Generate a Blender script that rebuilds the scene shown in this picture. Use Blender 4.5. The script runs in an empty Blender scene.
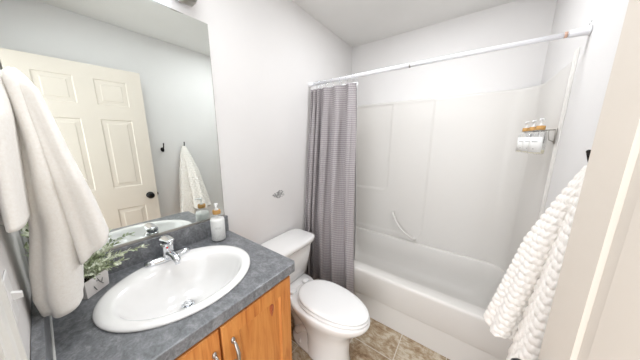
import bpy, bmesh, math, random
from mathutils import Vector, Matrix, noise
random.seed(7)
S = bpy.context.scene
COL = S.collection
PI = math.pi
W = 1.524            # room width
YN = -0.075          # inner face of the doorway wall
YB = 2.20            # back wall
H = 2.44

# ---------------------------------------------------------------- camera
def make_camera():
    yaw, pitch, roll, f = .6293, .1919, .0042, 204.9
    cy, sy = math.cos(yaw), math.sin(yaw); cp, sp = math.cos(pitch), math.sin(pitch)
    fw = Vector((-sy*cp, cy*cp, -sp)); right = Vector((cy, sy, 0)); up = right.cross(fw)
    r = right*math.cos(roll)+up*math.sin(roll); u = -right*math.sin(roll)+up*math.cos(roll)
    cd = bpy.data.cameras.new('camera'); co = bpy.data.objects.new('camera', cd); COL.objects.link(co)
    M = Matrix(((r.x, u.x, -fw.x, 1.1736), (r.y, u.y, -fw.y, 0), (r.z, u.z, -fw.z, 1.4472), (0, 0, 0, 1)))
    co.matrix_world = M
    cd.sensor_width = 36; cd.lens = f/640*36; cd.clip_start = .01
    S.camera = co
make_camera()

# ---------------------------------------------------------------- world, lights, exposure
w = bpy.data.worlds.new('world'); S.world = w; w.use_nodes = True
w.node_tree.nodes['Background'].inputs[0].default_value = (.97, .985, 1, 1)
w.node_tree.nodes['Background'].inputs[1].default_value = 1.6

def area(name, loc, target, size, sizey, power, color=(1, 1, 1)):
    ld = bpy.data.lights.new(name, 'AREA'); ld.shape = 'RECTANGLE'; ld.size = size; ld.size_y = sizey
    ld.energy = power; ld.color = color
    o = bpy.data.objects.new(name, ld); COL.objects.link(o); o.location = loc
    o.rotation_euler = (Vector(target)-Vector(loc)).to_track_quat('-Z', 'Y').to_euler()
    return o
area('doorway_fill', (1.05, -1.3, 1.35), (1.0, 1.5, 1.0), 1.0, 1.7, 17, (.95, .975, 1))  # added fill behind the camera, shining through the doorway; no actual hall lamp
area('entry_fill', (.63, .30, 2.43), (.60, .34, 0), .5, .40, 4.8, (.95, .975, 1))  # invented overhead fill, out of view, lifts the left towel and doorway wall
area('tub_fill', (.85, 1.38, 2.43), (.85, 1.42, 0), .5, .30, 7, (.95, .975, 1))  # unseen fill added under the ceiling to brighten the tub end
vs = S.view_settings
vs.view_transform = 'Standard'; vs.look = 'None'; vs.gamma = 1; vs.use_curve_mapping = False
vs.exposure = 0.58

# ---------------------------------------------------------------- materials
def lin(c):
    return tuple(((x/255)/12.92 if x/255 <= .04045 else ((x/255+.055)/1.055)**2.4) for x in c)
def base_mat(name):
    m = bpy.data.materials.new(name); m.use_nodes = True
    nt = m.node_tree; b = nt.nodes['Principled BSDF']
    return m, nt, b
def coords(nt, scale=(1, 1, 1), kind='Object', rot=(0, 0, 0)):
    tc = nt.nodes.new('ShaderNodeTexCoord'); mp = nt.nodes.new('ShaderNodeMapping')
    mp.inputs['Scale'].default_value = scale; mp.inputs['Rotation'].default_value = rot
    nt.links.new(tc.outputs[kind], mp.inputs['Vector']); return mp.outputs[0]
def ntex(nt, vec, scale, detail=4, rough=.5, dist=0):
    n = nt.nodes.new('ShaderNodeTexNoise'); n.inputs['Scale'].default_value = scale
    n.inputs['Detail'].default_value = detail; n.inputs['Roughness'].default_value = rough
    n.inputs['Distortion'].default_value = dist
    nt.links.new(vec, n.inputs['Vector']); return n.outputs['Fac']
def ramp(nt, fac, stops):
    r = nt.nodes.new('ShaderNodeValToRGB'); e = r.color_ramp.elements
    while len(e) < len(stops): e.new(.5)
    for i, (p, c) in enumerate(stops): e[i].position = p; e[i].color = (*lin(c), 1)
    nt.links.new(fac, r.inputs[0]); return r.outputs[0]
def bump(nt, b, h, strength=.2, dist=.01):
    n = nt.nodes.new('ShaderNodeBump'); n.inputs['Strength'].default_value = strength; n.inputs['Distance'].default_value = dist
    nt.links.new(h, n.inputs['Height']); nt.links.new(n.outputs[0], b.inputs['Normal'])
def mat(name, c, rough=.5, metal=0, var=.03, vscale=8, bstr=0, bscale=60, coat=0, bdist=.002):
    m, nt, b = base_mat(name)
    v = coords(nt)
    c2 = tuple(max(0, x*(1-var)) for x in c)
    nt.links.new(ramp(nt, ntex(nt, v, vscale), [(.35, c), (.7, c2)]), b.inputs['Base Color'])
    b.inputs['Roughness'].default_value = rough; b.inputs['Metallic'].default_value = metal
    b.inputs['Coat Weight'].default_value = coat
    if bstr: bump(nt, b, ntex(nt, v, bscale, 3), bstr, bdist)
    return m
M = {}
M['wall'] = mat('wall_paint', (226, 224, 223), .75, var=.015, vscale=2, bstr=.25, bscale=14, bdist=.003)
M['ceiling'] = mat('ceiling_paint', (230, 229, 227), .9, var=.02, vscale=2, bstr=.2, bscale=30)
M['trim'] = mat('white_trim', (232, 232, 228), .35)
M['door'] = mat('cream_door_paint', (211, 202, 191), .5, var=.02, vscale=3, bstr=.06, bscale=120, bdist=.001)
M['acrylic'] = mat('tub_acrylic', (219, 216, 212), .42, var=.01, vscale=1.5, coat=0)
M['porcelain'] = mat('porcelain', (238, 237, 236), .12, var=.005, coat=.6)
M['seat'] = mat('seat_plastic', (240, 240, 240), .2, var=.005, coat=.3)
M['rod'] = mat('white_rod', (236, 236, 240), .3)
M['chrome'] = mat('chrome', (222, 224, 228), .07, 1, var=.02)
M['nickel'] = mat('satin_nickel', (176, 172, 166), .3, 1, var=.05)
M['bronze'] = mat('dark_bronze', (34, 28, 26), .35, .7, var=.2, vscale=40)
M['black'] = mat('black_metal', (22, 20, 20), .28, .6)
M['bamboo'] = mat('bamboo_wood', (206, 158, 92), .5, var=.15, vscale=60)
M['pump'] = mat('white_pump_plastic', (240, 240, 240), .3)
M['label'] = mat('white_label', (240, 240, 238), .5)
M['ink'] = mat('grey_ink', (140, 140, 140), .6)
M['ceramic'] = mat('white_planter', (232, 228, 226), .35, var=.03)
M['soil'] = mat('dark_soil', (52, 42, 34), .95, var=.3, vscale=60)
M['caulk'] = mat('caulk', (206, 206, 204), .6)
M['red'] = mat('red_dot', (205, 40, 40), .4)
M['sticker'] = mat('orange_sticker', (214, 176, 156), .5, var=.2, vscale=80)
M['speckle'] = mat('grey_patch', (186, 186, 186), .6, var=.3, vscale=200)
M['hole'] = mat('overflow_brass', (120, 100, 74), .4, .6)
M['dark'] = mat('dark_gap', (20, 20, 20), .8)
M['switch'] = mat('switch_plastic', (240, 240, 240), .3)

def m_mirror():
    m, nt, b = base_mat('mirror_glass')
    v = coords(nt)
    nt.links.new(ramp(nt, ntex(nt, v, 1), [(.3, (238, 243, 240)), (.8, (237, 242, 239))]), b.inputs['Base Color'])
    b.inputs['Metallic'].default_value = 1; b.inputs['Roughness'].default_value = .008
    return m
M['mirror'] = m_mirror()
def m_glass(name, c, alpha, rough=.03):
    m, nt, b = base_mat(name)
    v = coords(nt)
    nt.links.new(ramp(nt, ntex(nt, v, 5), [(.3, c), (.8, c)]), b.inputs['Base Color'])
    b.inputs['Roughness'].default_value = rough; b.inputs['Alpha'].default_value = alpha
    return m
M['glass'] = m_glass('clear_glass', (240, 243, 244), .08)
M['frost'] = m_glass('frosted_glass', (235, 238, 242), .55, .3)
M['soap'] = mat('white_soap', (240, 240, 238), .35)
M['liquid'] = mat('pale_amber_liquid', (232, 224, 196), .3)
def m_bulb():
    m, nt, b = base_mat('lamp_glow')
    v = coords(nt)
    nt.links.new(ramp(nt, ntex(nt, v, 3), [(.3, (252, 252, 255)), (.8, (250, 252, 255))]), b.inputs['Emission Color'])
    b.inputs['Emission Strength'].default_value = 26
    return m
M['bulb'] = m_bulb()

def m_counter():
    m, nt, b = base_mat('slate_laminate')
    v = coords(nt, (1, 1.5, 1), rot=(0, 0, .6))
    a = ntex(nt, v, 26, 9, .72, .6)
    v2 = coords(nt)
    c = ntex(nt, v2, 130, 5, .7)
    mx = nt.nodes.new('ShaderNodeMath'); mx.operation = 'MULTIPLY_ADD'; mx.inputs[1].default_value = .35
    nt.links.new(c, mx.inputs[0]); sc = nt.nodes.new('ShaderNodeMath'); sc.operation = 'MULTIPLY'; sc.inputs[1].default_value = .65
    nt.links.new(a, sc.inputs[0]); nt.links.new(sc.outputs[0], mx.inputs[2])
    nt.links.new(ramp(nt, mx.outputs[0], [(.33, (80, 81, 85)), (.5, (116, 118, 122)), (.66, (154, 156, 159))]), b.inputs['Base Color'])
    b.inputs['Roughness'].default_value = .33
    bump(nt, b, mx.outputs[0], .12, .002)
    return m
M['counter'] = m_counter()
def m_wood():
    m, nt, b = base_mat('honey_alder_wood')
    v = coords(nt, (9, 9, .9))
    a = ntex(nt, v, 3.2, 6, .55, 1.6)
    v2 = coords(nt, (60, 60, 2.5)); c = ntex(nt, v2, 4, 4, .6)
    ad = nt.nodes.new('ShaderNodeMath'); ad.operation = 'MULTIPLY_ADD'; ad.inputs[1].default_value = .35
    nt.links.new(c, ad.inputs[0]); s = nt.nodes.new('ShaderNodeMath'); s.operation = 'MULTIPLY'; s.inputs[1].default_value = .7
    nt.links.new(a, s.inputs[0]); nt.links.new(s.outputs[0], ad.inputs[2])
    base = ramp(nt, ad.outputs[0], [(.3, (168, 92, 40)), (.46, (200, 126, 62)), (.62, (214, 146, 78)), (.8, (186, 108, 50))])
    nt.links.new(base, b.inputs['Base Color'])
    b.inputs['Roughness'].default_value = .38; bump(nt, b, c, .1, .001)
    return m
M['wood'] = m_wood()
def m_knot():
    m, nt, b = base_mat('reddish_wood_knot')
    v = coords(nt, (30, 30, 12)); a = ntex(nt, v, 3, 5, .6, 2)
    nt.links.new(ramp(nt, a, [(.35, (140, 62, 34)), (.65, (196, 108, 62))]), b.inputs['Base Color']); b.inputs['Roughness'].default_value = .4
    return m
M['knot'] = m_knot()
def m_tile():
    m, nt, b = base_mat('stone_floor_tile')
    v = coords(nt)
    br = nt.nodes.new('ShaderNodeTexBrick'); br.offset = 0; br.squash = 1
    br.inputs['Scale'].default_value = 1; br.inputs['Mortar Size'].default_value = .0035; br.inputs['Mortar Smooth'].default_value = .3
    br.inputs['Brick Width'].default_value = .29; br.inputs['Row Height'].default_value = .295
    br.inputs['Color1'].default_value = (0, 0, 0, 1); br.inputs['Color2'].default_value = (1, 1, 1, 1); br.inputs['Mortar'].default_value = (.5, .5, .5, 1)
    mp = nt.nodes.new('ShaderNodeMapping'); mp.inputs['Location'].default_value = (-.044-.0, -.01, 0)
    nt.links.new(v, mp.inputs['Vector']); nt.links.new(mp.outputs[0], br.inputs['Vector'])
    a = ntex(nt, v, 6.5, 8, .68, 1.2)
    c = ntex(nt, coords(nt, (1, 2.2, 1), rot=(0, 0, .7)), 20, 8, .7, .8)
    s = nt.nodes.new('ShaderNodeMath'); s.operation = 'MULTIPLY'; s.inputs[1].default_value = .55; nt.links.new(a, s.inputs[0])
    ad = nt.nodes.new('ShaderNodeMath'); ad.operation = 'MULTIPLY_ADD'; ad.inputs[1].default_value = .45
    nt.links.new(c, ad.inputs[0]); nt.links.new(s.outputs[0], ad.inputs[2])
    sepc = nt.nodes.new('ShaderNodeSeparateColor'); nt.links.new(br.outputs['Color'], sepc.inputs[0])
    tv = nt.nodes.new('ShaderNodeMath'); tv.operation = 'MULTIPLY_ADD'; tv.inputs[1].default_value = .10
    nt.links.new(sepc.outputs[0], tv.inputs[0]); nt.links.new(ad.outputs[0], tv.inputs[2])
    col = ramp(nt, tv.outputs[0], [(.38, (84, 58, 38)), (.47, (134, 108, 80)), (.55, (164, 144, 118)), (.65, (200, 190, 172)), (.8, (140, 106, 74))])
    mix = nt.nodes.new('ShaderNodeMix'); mix.data_type = 'RGBA'
    nt.links.new(br.outputs['Fac'], mix.inputs[0]); nt.links.new(col, mix.inputs[6]); mix.inputs[7].default_value = (*lin((206, 198, 186)), 1)
    nt.links.new(mix.outputs[2], b.inputs['Base Color']); b.inputs['Roughness'].default_value = .4
    inv = nt.nodes.new('ShaderNodeMath'); inv.operation = 'SUBTRACT'; inv.inputs[0].default_value = 1; nt.links.new(br.outputs['Fac'], inv.inputs[1])
    bump(nt, b, inv.outputs[0], .5, .002)
    return m
M['tile'] = m_tile()
def m_cloth(name, c1, c2, scale, strength, bdist=.002):
    m, nt, b = base_mat(name)
    v = coords(nt)
    n = ntex(nt, v, scale, 5, .65)
    nt.links.new(ramp(nt, n, [(.3, c2), (.7, c1)]), b.inputs['Base Color'])
    b.inputs['Roughness'].default_value = .95; b.inputs['Sheen Weight'].default_value = .3
    bump(nt, b, n, strength, bdist)
    return m
M['towel'] = m_cloth('cream_cotton', (248, 246, 242), (241, 237, 231), 160, .35)
M['waffle'] = m_cloth('white_ribbed_cotton', (244, 241, 236), (234, 228, 222), 220, .5)
def m_curtain():
    m, nt, b = base_mat('grey_waffle_cotton')
    uv = nt.nodes.new('ShaderNodeUVMap')
    mp = nt.nodes.new('ShaderNodeMapping'); mp.inputs['Scale'].default_value = (1, 1, 1); nt.links.new(uv.outputs[0], mp.inputs[0])
    outs = []
    for d in ('X', 'Y'):
        wv = nt.nodes.new('ShaderNodeTexWave'); wv.bands_direction = d; wv.inputs['Scale'].default_value = 24 if d == 'X' else 20
        wv.inputs['Distortion'].default_value = .4; nt.links.new(mp.outputs[0], wv.inputs['Vector']); outs.append(wv.outputs['Fac'])
    mx = nt.nodes.new('ShaderNodeMath'); mx.operation = 'MULTIPLY_ADD'; mx.inputs[1].default_value = .30; nt.links.new(outs[0], mx.inputs[0])
    s = nt.nodes.new('ShaderNodeMath'); s.operation = 'MULTIPLY'; s.inputs[1].default_value = .70; nt.links.new(outs[1], s.inputs[0]); nt.links.new(s.outputs[0], mx.inputs[2])
    nt.links.new(ramp(nt, mx.outputs[0], [(.1, (142, 136, 139)), (.5, (164, 158, 161)), (.9, (184, 179, 180))]), b.inputs['Base Color'])
    b.inputs['Roughness'].default_value = .9; bump(nt, b, mx.outputs[0], .6, .003)
    return m
M['curtain'] = m_curtain()
M['liner'] = m_cloth('white_liner', (240, 240, 240), (236, 236, 236), 40, .1)
def m_leaf():
    m, nt, b = base_mat('sage_leaf')
    v = coords(nt)
    nt.links.new(ramp(nt, ntex(nt, v, 45, 2), [(.30, (112, 126, 88)), (.45, (176, 186, 152)), (.62, (226, 230, 212))]), b.inputs['Base Color'])
    b.inputs['Roughness'].default_value = .55
    return m
M['leaf'] = m_leaf()

# ---------------------------------------------------------------- helpers
def obj(name, bm, m, parent=None, smooth=True, angle=None, sub=0, solid=0, bevel=0):
    bmesh.ops.recalc_face_normals(bm, faces=bm.faces)
    me = bpy.data.meshes.new(name); bm.to_mesh(me); bm.free()
    me.materials.append(M[m] if isinstance(m, str) else m)
    if smooth:
        me.polygons.foreach_set('use_smooth', [True]*len(me.polygons))
        if angle is not None: me.set_sharp_from_angle(angle=math.radians(angle))
    o = bpy.data.objects.new(name, me); COL.objects.link(o)
    if bevel:
        md = o.modifiers.new('bevel', 'BEVEL'); md.width = bevel; md.segments = 3; md.limit_method = 'ANGLE'; md.harden_normals = False
    if solid:
        md = o.modifiers.new('solid', 'SOLIDIFY'); md.thickness = solid; md.offset = 0
    if sub:
        md = o.modifiers.new('sub', 'SUBSURF'); md.levels = sub; md.render_levels = sub
    if parent:
        o.parent = parent; o.matrix_parent_inverse = Matrix.Translation(parent.location).inverted() if parent.type == 'EMPTY' else Matrix.Identity(4)
    return o
def thing(name, label, cat, loc=(0, 0, 0), group=None):
    o = bpy.data.objects.new(name, None); COL.objects.link(o); o.location = loc; o.empty_display_size = .05
    o['label'] = label; o['category'] = cat
    if group: o['group'] = group
    return o
def tag(o, label, cat, group=None):
    o['label'] = label; o['category'] = cat
    if group: o['group'] = group
    return o
def struct(o): o['kind'] = 'structure'; return o
def box(bm, x0, y0, z0, x1, y1, z1):
    vs_ = [bm.verts.new((x, y, z)) for z in (z0, z1) for y in (y0, y1) for x in (x0, x1)]
    for f in ((0, 2, 3, 1), (4, 5, 7, 6), (0, 1, 5, 4), (2, 6, 7, 3), (0, 4, 6, 2), (1, 3, 7, 5)):
        bm.faces.new([vs_[i] for i in f])
    return bm
def nb(): return bmesh.new()
def loft(bm, rings, closed=True, cap0=False, cap1=False, loop=False):
    R = [[bm.verts.new(p) for p in r] for r in rings]
    n = len(R[0])
    pairs = list(zip(R[:-1], R[1:]))
    if loop: pairs.append((R[-1], R[0]))
    for a, b in pairs:
        for i in range(n if closed else n-1):
            j = (i+1) % n
            bm.faces.new((a[i], a[j], b[j], b[i]))
    if cap0: bm.faces.new(R[0])
    if cap1: bm.faces.new(R[-1])
    return bm
def ell(cx, cy, z, rx, ry, n=48, p=2.0, ph=0):
    out = []
    for i in range(n):
        t = 2*PI*i/n+ph; c, s = math.cos(t), math.sin(t)
        out.append((cx+rx*math.copysign(abs(c)**(2/p), c), cy+ry*math.copysign(abs(s)**(2/p), s), z))
    return out
def lathe(bm, cx, cy, prof, n=32, cap0=True, cap1=True):
    return loft(bm, [ell(cx, cy, z, r, r, n) for r, z in prof], True, cap0, cap1)
def tube(bm, pts, rad, n=12, caps=True):
    pts = [Vector(p) for p in pts]; rings = []
    if not hasattr(rad, '__len__'): rad = [rad]*len(pts)
    d0 = (pts[1]-pts[0]).normalized(); u = d0.orthogonal().normalized()
    for i, p in enumerate(pts):
        d = (pts[min(i+1, len(pts)-1)]-pts[max(i-1, 0)]).normalized()
        u = (u-d*u.dot(d)).normalized(); v = d.cross(u)
        rings.append([p+(u*math.cos(2*PI*k/n)+v*math.sin(2*PI*k/n))*rad[i] for k in range(n)])
    return loft(bm, rings, True, caps, caps)
def curve_pts(ctrl, n=24):
    out = []; c = [Vector(p) for p in ctrl]; c = [2*c[0]-c[1]]+c+[2*c[-1]-c[-2]]
    seg = len(c)-3
    for k in range(n+1):
        t = k/n*seg; i = min(int(t), seg-1); t -= i
        a, b, d, e = c[i:i+4]
        out.append(.5*((2*b)+(d-a)*t+(2*a-5*b+4*d-e)*t*t+(-a+3*b-3*d+e)*t**3))
    return out
def lerp_tab(tab, x):
    if x <= tab[0][0]: return tab[0][1]
    for (a, b), (c, d) in zip(tab[:-1], tab[1:]):
        if x <= c: return b+(d-b)*(x-a)/(c-a)
    return tab[-1][1]
def sm(a, b, x):
    t = max(0, min(1, (x-a)/(b-a))); return t*t*(3-2*t)

# ---------------------------------------------------------------- room shell
T = .10
struct(obj('floor', box(nb(), -T, -1.4, -.06, W+T, YB+T, 0), 'tile', smooth=False))
struct(obj('ceiling', box(nb(), -T, YN-T, H, W+T, YB+T, H+.08), 'ceiling', smooth=False))
struct(obj('wall_left', box(nb(), -T, YN-T, 0, 0, YB+T, H), 'wall', smooth=False))
struct(obj('wall_right', box(nb(), W, YN-T, 0, W+T, YB+T, H), 'wall', smooth=False))
struct(obj('wall_back', box(nb(), 0, YB, 0, W, YB+T, H), 'wall', smooth=False))
DX0, DX1, DZ = .695, 1.452, 2.055
bm = nb()
box(bm, 0, YN-T, 0, DX0, YN, H); box(bm, DX1, YN-T, 0, W, YN, H); box(bm, DX0, YN-T, DZ, DX1, YN, H)
struct(obj('wall_front', bm, 'wall', smooth=False))
# jamb + casing
bm = nb()
box(bm, DX0, YN-T, 0, DX0+.012, YN+.002, DZ); box(bm, DX1-.006, YN-T, 0, DX1, YN-.002, DZ); box(bm, DX0, YN-T, DZ-.012, DX1, YN+.002, DZ)
struct(obj('trim_1', bm, 'trim', smooth=False))
def casing(bm, x0, x1, z0, z1, flip=False):
    w_ = x1-x0
    prof = [(0, 0), (0, .009), (.10, .012), (.2, .016), (.42, .017), (.5, .013), (.78, .012), (.86, .008), (1, .007), (1, 0)]
    rings = []
    for z in (z0, z1):
        rings.append([(x0+(1-p if flip else p)*w_, YN+q, z) for p, q in prof])
    loft(bm, rings, True, True, True)
bm = nb(); casing(bm, .62, .692, 0, DZ+.06); struct(obj('trim_2', bm, 'trim', smooth=False))
bm = nb(); casing(bm, DX1, W-.001, 0, DZ+.06, True); struct(obj('trim_3', bm, 'trim', smooth=False))
bm = nb(); box(bm, .692, YN, DZ, DX1, YN+.014, DZ+.06); struct(obj('trim_4', bm, 'trim', smooth=False, bevel=.003))
# baseboards (behind the toilet, and right wall)
struct(obj('baseboard_left', box(nb(), 0, .66, 0, .012, 1.40, .075), 'trim', smooth=False, bevel=.003))
struct(obj('baseboard_right', box(nb(), W-.012, YN+.02, 0, W, 1.40, .075), 'trim', smooth=False, bevel=.003))

# ---------------------------------------------------------------- door (open, parallel to the right wall)
def door_face(x, sgn, ys, zs, panels):
    """raised panel face as grid: x plane, recess along sgn"""
    prof = [(0, 0), (.006, -.0055), (.012, -.0055), (.034, -.0035), (.040, -.0005)]
    yc = sorted(set([ys[0], ys[1]]+[round(v, 5) for p in panels for d, _ in prof for v in (p[0]+d, p[1]-d)]))
    zc = sorted(set([zs[0], zs[1]]+[round(v, 5) for p in panels for d, _ in prof for v in (p[2]+d, p[3]-d)]))
    def h(y, z):
        for p in panels:
            d = min(y-p[0], p[1]-y, z-p[2], p[3]-z)
            if d >= -1e-6: return lerp_tab(prof, d)
        return 0
    return yc, zc, h
def make_door():
    y0, y1, z0, z1 = -.050, .664, .012, 2.040
    xf, xb = 1.370, 1.405
    panels = [(.055, .252, 1.73, 1.935), (.360, .560, 1.73, 1.935), (.055, .252, 1.015, 1.613), (.360, .560, 1.015, 1.613), (.055, .252, .25, .815), (.360, .560, .25, .815)]
    bm = nb(); G = {}
    for side, (x, s) in enumerate(((xf, -1), (xb, 1))):
        yc, zc, h = door_face(x, s, (y0, y1), (z0, z1), panels)
        for i, y in enumerate(yc):
            for j, z in enumerate(zc): G[side, i, j] = bm.verts.new((x+s*h(y, z), y, z))
        for i in range(len(yc)-1):
            for j in range(len(zc)-1):
                a, b, c, d = G[side, i, j], G[side, i+1, j], G[side, i+1, j+1], G[side, i, j+1]
                # split corner cells along the mitre
                if abs((a.co.x+c.co.x)-(b.co.x+d.co.x)) > 1e-7:
                    if abs(a.co.x-c.co.x) > abs(b.co.x-d.co.x): bm.faces.new((a, b, c)); bm.faces.new((a, c, d))
                    else: bm.faces.new((a, b, d)); bm.faces.new((b, c, d))
                else: bm.faces.new((a, b, c, d))
    ni, nj = len(yc), len(zc)
    for i in range(ni-1):
        for j in (0, nj-1): bm.faces.new((G[0, i, j], G[0, i+1, j], G[1, i+1, j], G[1, i, j]))
    for j in range(nj-1):
        for i in (0, ni-1): bm.faces.new((G[0, i, j], G[0, i, j+1], G[1, i, j+1], G[1, i, j]))
    d = struct(obj('door_1', bm, 'door', smooth=False))
    def knob(s, xs):
        prof = [(.0, 0), (.031, 0), (.031, .004), (.026, .009), (.012, .012), (.011, .026), (.020, .031), (.028, .040), (.029, .050), (.024, .059), (.012, .063), (.0, .0635)]
        bm = nb(); rings = []
        for r, dd in prof:
            rings.append([(xs+s*dd, .604+max(r, .0004)*math.cos(2*PI*k/32), .905+max(r, .0004)*math.sin(2*PI*k/32)) for k in range(32)])
        loft(bm, rings, True, True, True)
        return obj('door_knob', bm, 'black', d)
    knob(-1, xf); knob(1, xb)
    bm = nb(); box(bm, 1.376, .6635, .875, 1.399, .666, .935); box(bm, 1.382, .665, .893, 1.393, .674, .917)
    obj('latch_plate', bm, 'black', d, smooth=False)
    for z in (.25, 1.05, 1.85):
        bm = nb(); tube(bm, [(1.409, -.0535, z-.045), (1.409, -.0535, z+.045)], .006); obj('hinge', bm, 'nickel', d)
    # swing the leaf a few degrees past square to the wall, about its hinge edge
    ang = math.atan2(.062, .714)
    d.matrix_world = Matrix.Translation((1.432, -.050, 0)) @ Matrix.Rotation(ang, 4, 'Z') @ Matrix.Translation((-1.370, .050, 0))
make_door()

# ---------------------------------------------------------------- mirror
t = thing('wall_mirror', 'large frameless rectangular mirror on the wall above the vanity backsplash', 'mirror', (0, .27, .9955))
obj('mirror_glass', box(nb(), .001, YN+.004, .998, .006, .615, 2.030), 'mirror', t, smooth=False)
bm = nb(); box(bm, .001, YN+.004, .9925, .010, .615, .9978); box(bm, .0065, YN+.004, .9978, .010, .615, 1.0035)
obj('bottom_channel', bm, 'nickel', t, smooth=False)
bm = nb(); box(bm, .001, .615, .998, .0065, .6165, 2.030); obj('mirror_edge', bm, 'nickel', t, smooth=False)

# ---------------------------------------------------------------- vanity light bar above the mirror
t = thing('vanity_light', 'frosted glass bar light glowing on the wall above the mirror', 'lamp', (0, .27, 2.10))
obj('back_plate', box(nb(), .001, .02, 2.075, .014, .52, 2.185), 'chrome', t, smooth=False, bevel=.004)
bm = nb(); rings = []
sec = []
for k in range(24):
    a = 2*PI*k/24; c, s = math.cos(a), math.sin(a)
    sec.append((.054+.038*math.copysign(abs(c)**.75, c), 2.112+.056*math.copysign(abs(s)**.75, s)))
for y, q in ((.005, .55), (.012, .82), (.03, 1), (.27, 1), (.51, 1), (.528, .85), (.538, .55)):
    rings.append([(.054+(x-.054)*q, y, 2.112+(z-2.112)*q) for x, z in sec])
loft(bm, rings, True, True, True); obj('glass_shade', bm, 'frost', t)
for y in (.07, .20, .33):
    bm = nb(); tube(bm, [(.052, y-.045, 2.115), (.052, y+.045, 2.115)], .017, 16); obj('bulb', bm, 'bulb', t)
bm = nb(); loft(bm, [[(.054+(x-.054)*q, y, 2.112+(z-2.112)*q) for x, z in sec] for y, q in ((.478, 1.04), (.50, 1.05), (.530, 1.0), (.541, .8), (.545, .3))], True, True, True)
obj('end_cap', bm, 'nickel', t)

# ---------------------------------------------------------------- vanity: cabinet, countertop, sink, faucet
CT = .898
cab = thing('vanity_cabinet', 'honey-coloured knotty wood vanity cabinet under the slate countertop', 'cabinet', (.28, .27, 0))
bm = nb(); box(bm, .004, YN+.003, 0, .49, YN+.021, .09); box(bm, .004, .588, 0, .49, .606, .09); box(bm, .475, YN+.021, 0, .49, .588, .09)
box(bm, .004, YN+.003, .09, .556, YN+.021, .8545); box(bm, .004, .588, .09, .556, .606, .8545); box(bm, .004, YN+.021, .09, .556, .588, .108)
box(bm, .004, YN+.021, .108, .010, .588, .8545); box(bm, .537, YN+.021, .79, .556, .588, .8545); box(bm, .537, .245, .108, .556, .287, .79)
box(bm, .537, YN+.021, .108, .556, YN+.05, .79); box(bm, .537, .56, .108, .556, .588, .79)
obj('carcass', bm, 'wood', cab, smooth=False)
def cab_door(y0, y1, z0, z1):
    xf, xb = .576, .5565; st = .062
    bm = nb()
    # frame: outer, inner rect, recess, panel
    def rect(x, m): return [(x, y0+m, z0+m), (x, y1-m, z0+m), (x, y1-m, z1-m), (x, y0+m, z1-m)]
    loft(bm, [rect(xb, 0), rect(xf-.003, 0), rect(xf, .003), rect(xf, st), rect(xf-.007, st+.006), rect(xf-.008, st+.010)], True, True, True)
    return obj('cabinet_door', bm, 'wood', cab, smooth=False)
def pull(y, z, par):
    bm = nb()
    for zz in (z, z-.096):
        loft(bm, [[(.5765+dx, y+r*.6*math.cos(a), zz+r*math.sin(a)) for a in [2*PI*k/20 for k in range(20)]] for r, dx in ((.0125, 0), (.0125, .003), (.009, .006), (.005, .008))], True, True, True)
    pts = curve_pts([(.581, y, z), (.594, y, z-.008), (.606, y, z-.03), (.608, y, z-.048), (.606, y, z-.066), (.594, y, z-.088), (.581, y, z-.096)], 24)
    tube(bm, pts, [.0045+.002*math.sin(PI*k/24) for k in range(25)], 12)
    return obj('handle', bm, 'nickel', par)
d1 = cab_door(-.062, .262, .12, .838); pull(.240, .758, d1)
d2 = cab_door(.270, .594, .12, .838); pull(.305, .758, d2)
bm = nb(); loft(bm, [[(.5686, .487+r*.011*math.cos(a)+.003*math.sin(2*a), .742+r*.032*math.sin(a)) for a in [2*PI*k/20 for k in range(20)]] for r in (1.0,)], True, True, False)
# knots are thin raised ovals following the panel grain
rings = [[(.5683+dx, .487+r*.010*math.cos(a)+.003*math.sin(2*a), .735+r*.030*math.sin(a)) for a in [2*PI*k/20 for k in range(20)]] for r, dx in ((1, 0), (.95, .0006))]
bm.free(); bm = nb(); loft(bm, rings, True, True, True); obj('wood_knot', bm, 'knot', d2)

# countertop with sink hole
SX, SY = .300, .280
top = thing('countertop', 'slate grey laminate countertop with backsplash around the oval sink', 'countertop', (.29, .27, .856))
def rect_ray(th, x0, x1, y0, y1, r=.022):
    c, s = math.cos(th), math.sin(th); ts = []
    if c > 1e-9: ts.append((x1-SX)/c)
    if c < -1e-9: ts.append((x0-SX)/c)
    if s > 1e-9: ts.append((y1-SY)/s)
    if s < -1e-9: ts.append((y0-SY)/s)
    t_ = min(ts); return SX+c*t_, SY+s*t_
angs = sorted([2*PI*k/120 for k in range(120)]+[math.atan2(y-SY, x-SX) % (2*PI) for x, y in ((.5836, .615), (.5686, .630), (.580, .6255), (.002, .630), (.002, YN+.001), (.5836, YN+.001))])
def outer(z, inset=0):
    out = []
    for a in angs:
        x, y = rect_ray(a, .002, .5836-inset, YN+.001, .630-inset)
        # clipped front corner
        k = (x+y)-(.5836-inset+.630-inset-.013)
        if k > 0: x -= k/2; y -= k/2
        out.append((x, y, z))
    return out
def inner(z): return [(SX+.200*math.cos(a), SY+.232*math.sin(a), z) for a in angs]
bm = nb(); loft(bm, [inner(.856), inner(CT), outer(CT, .004), outer(CT-.0015, .001), outer(CT-.005, 0), outer(.856)], True, loop=True)
obj('counter_slab', bm, 'counter', top, smooth=False)
bm = nb(); box(bm, .002, YN+.001, CT, .021, .628, .992); obj('backsplash', bm, 'counter', top, smooth=False, bevel=.0015)
bm = nb(); box(bm, .021, YN+.001, CT, .575, YN+.020, .992); obj('side_splash', bm, 'counter', top, smooth=False, bevel=.0015)
bm = nb(); tube(bm, [(.022, YN+.0215, CT+.001), (.575, YN+.0215, CT+.001)], .003, 8); 
obj('caulk_line', bm, 'caulk', top)

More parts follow.
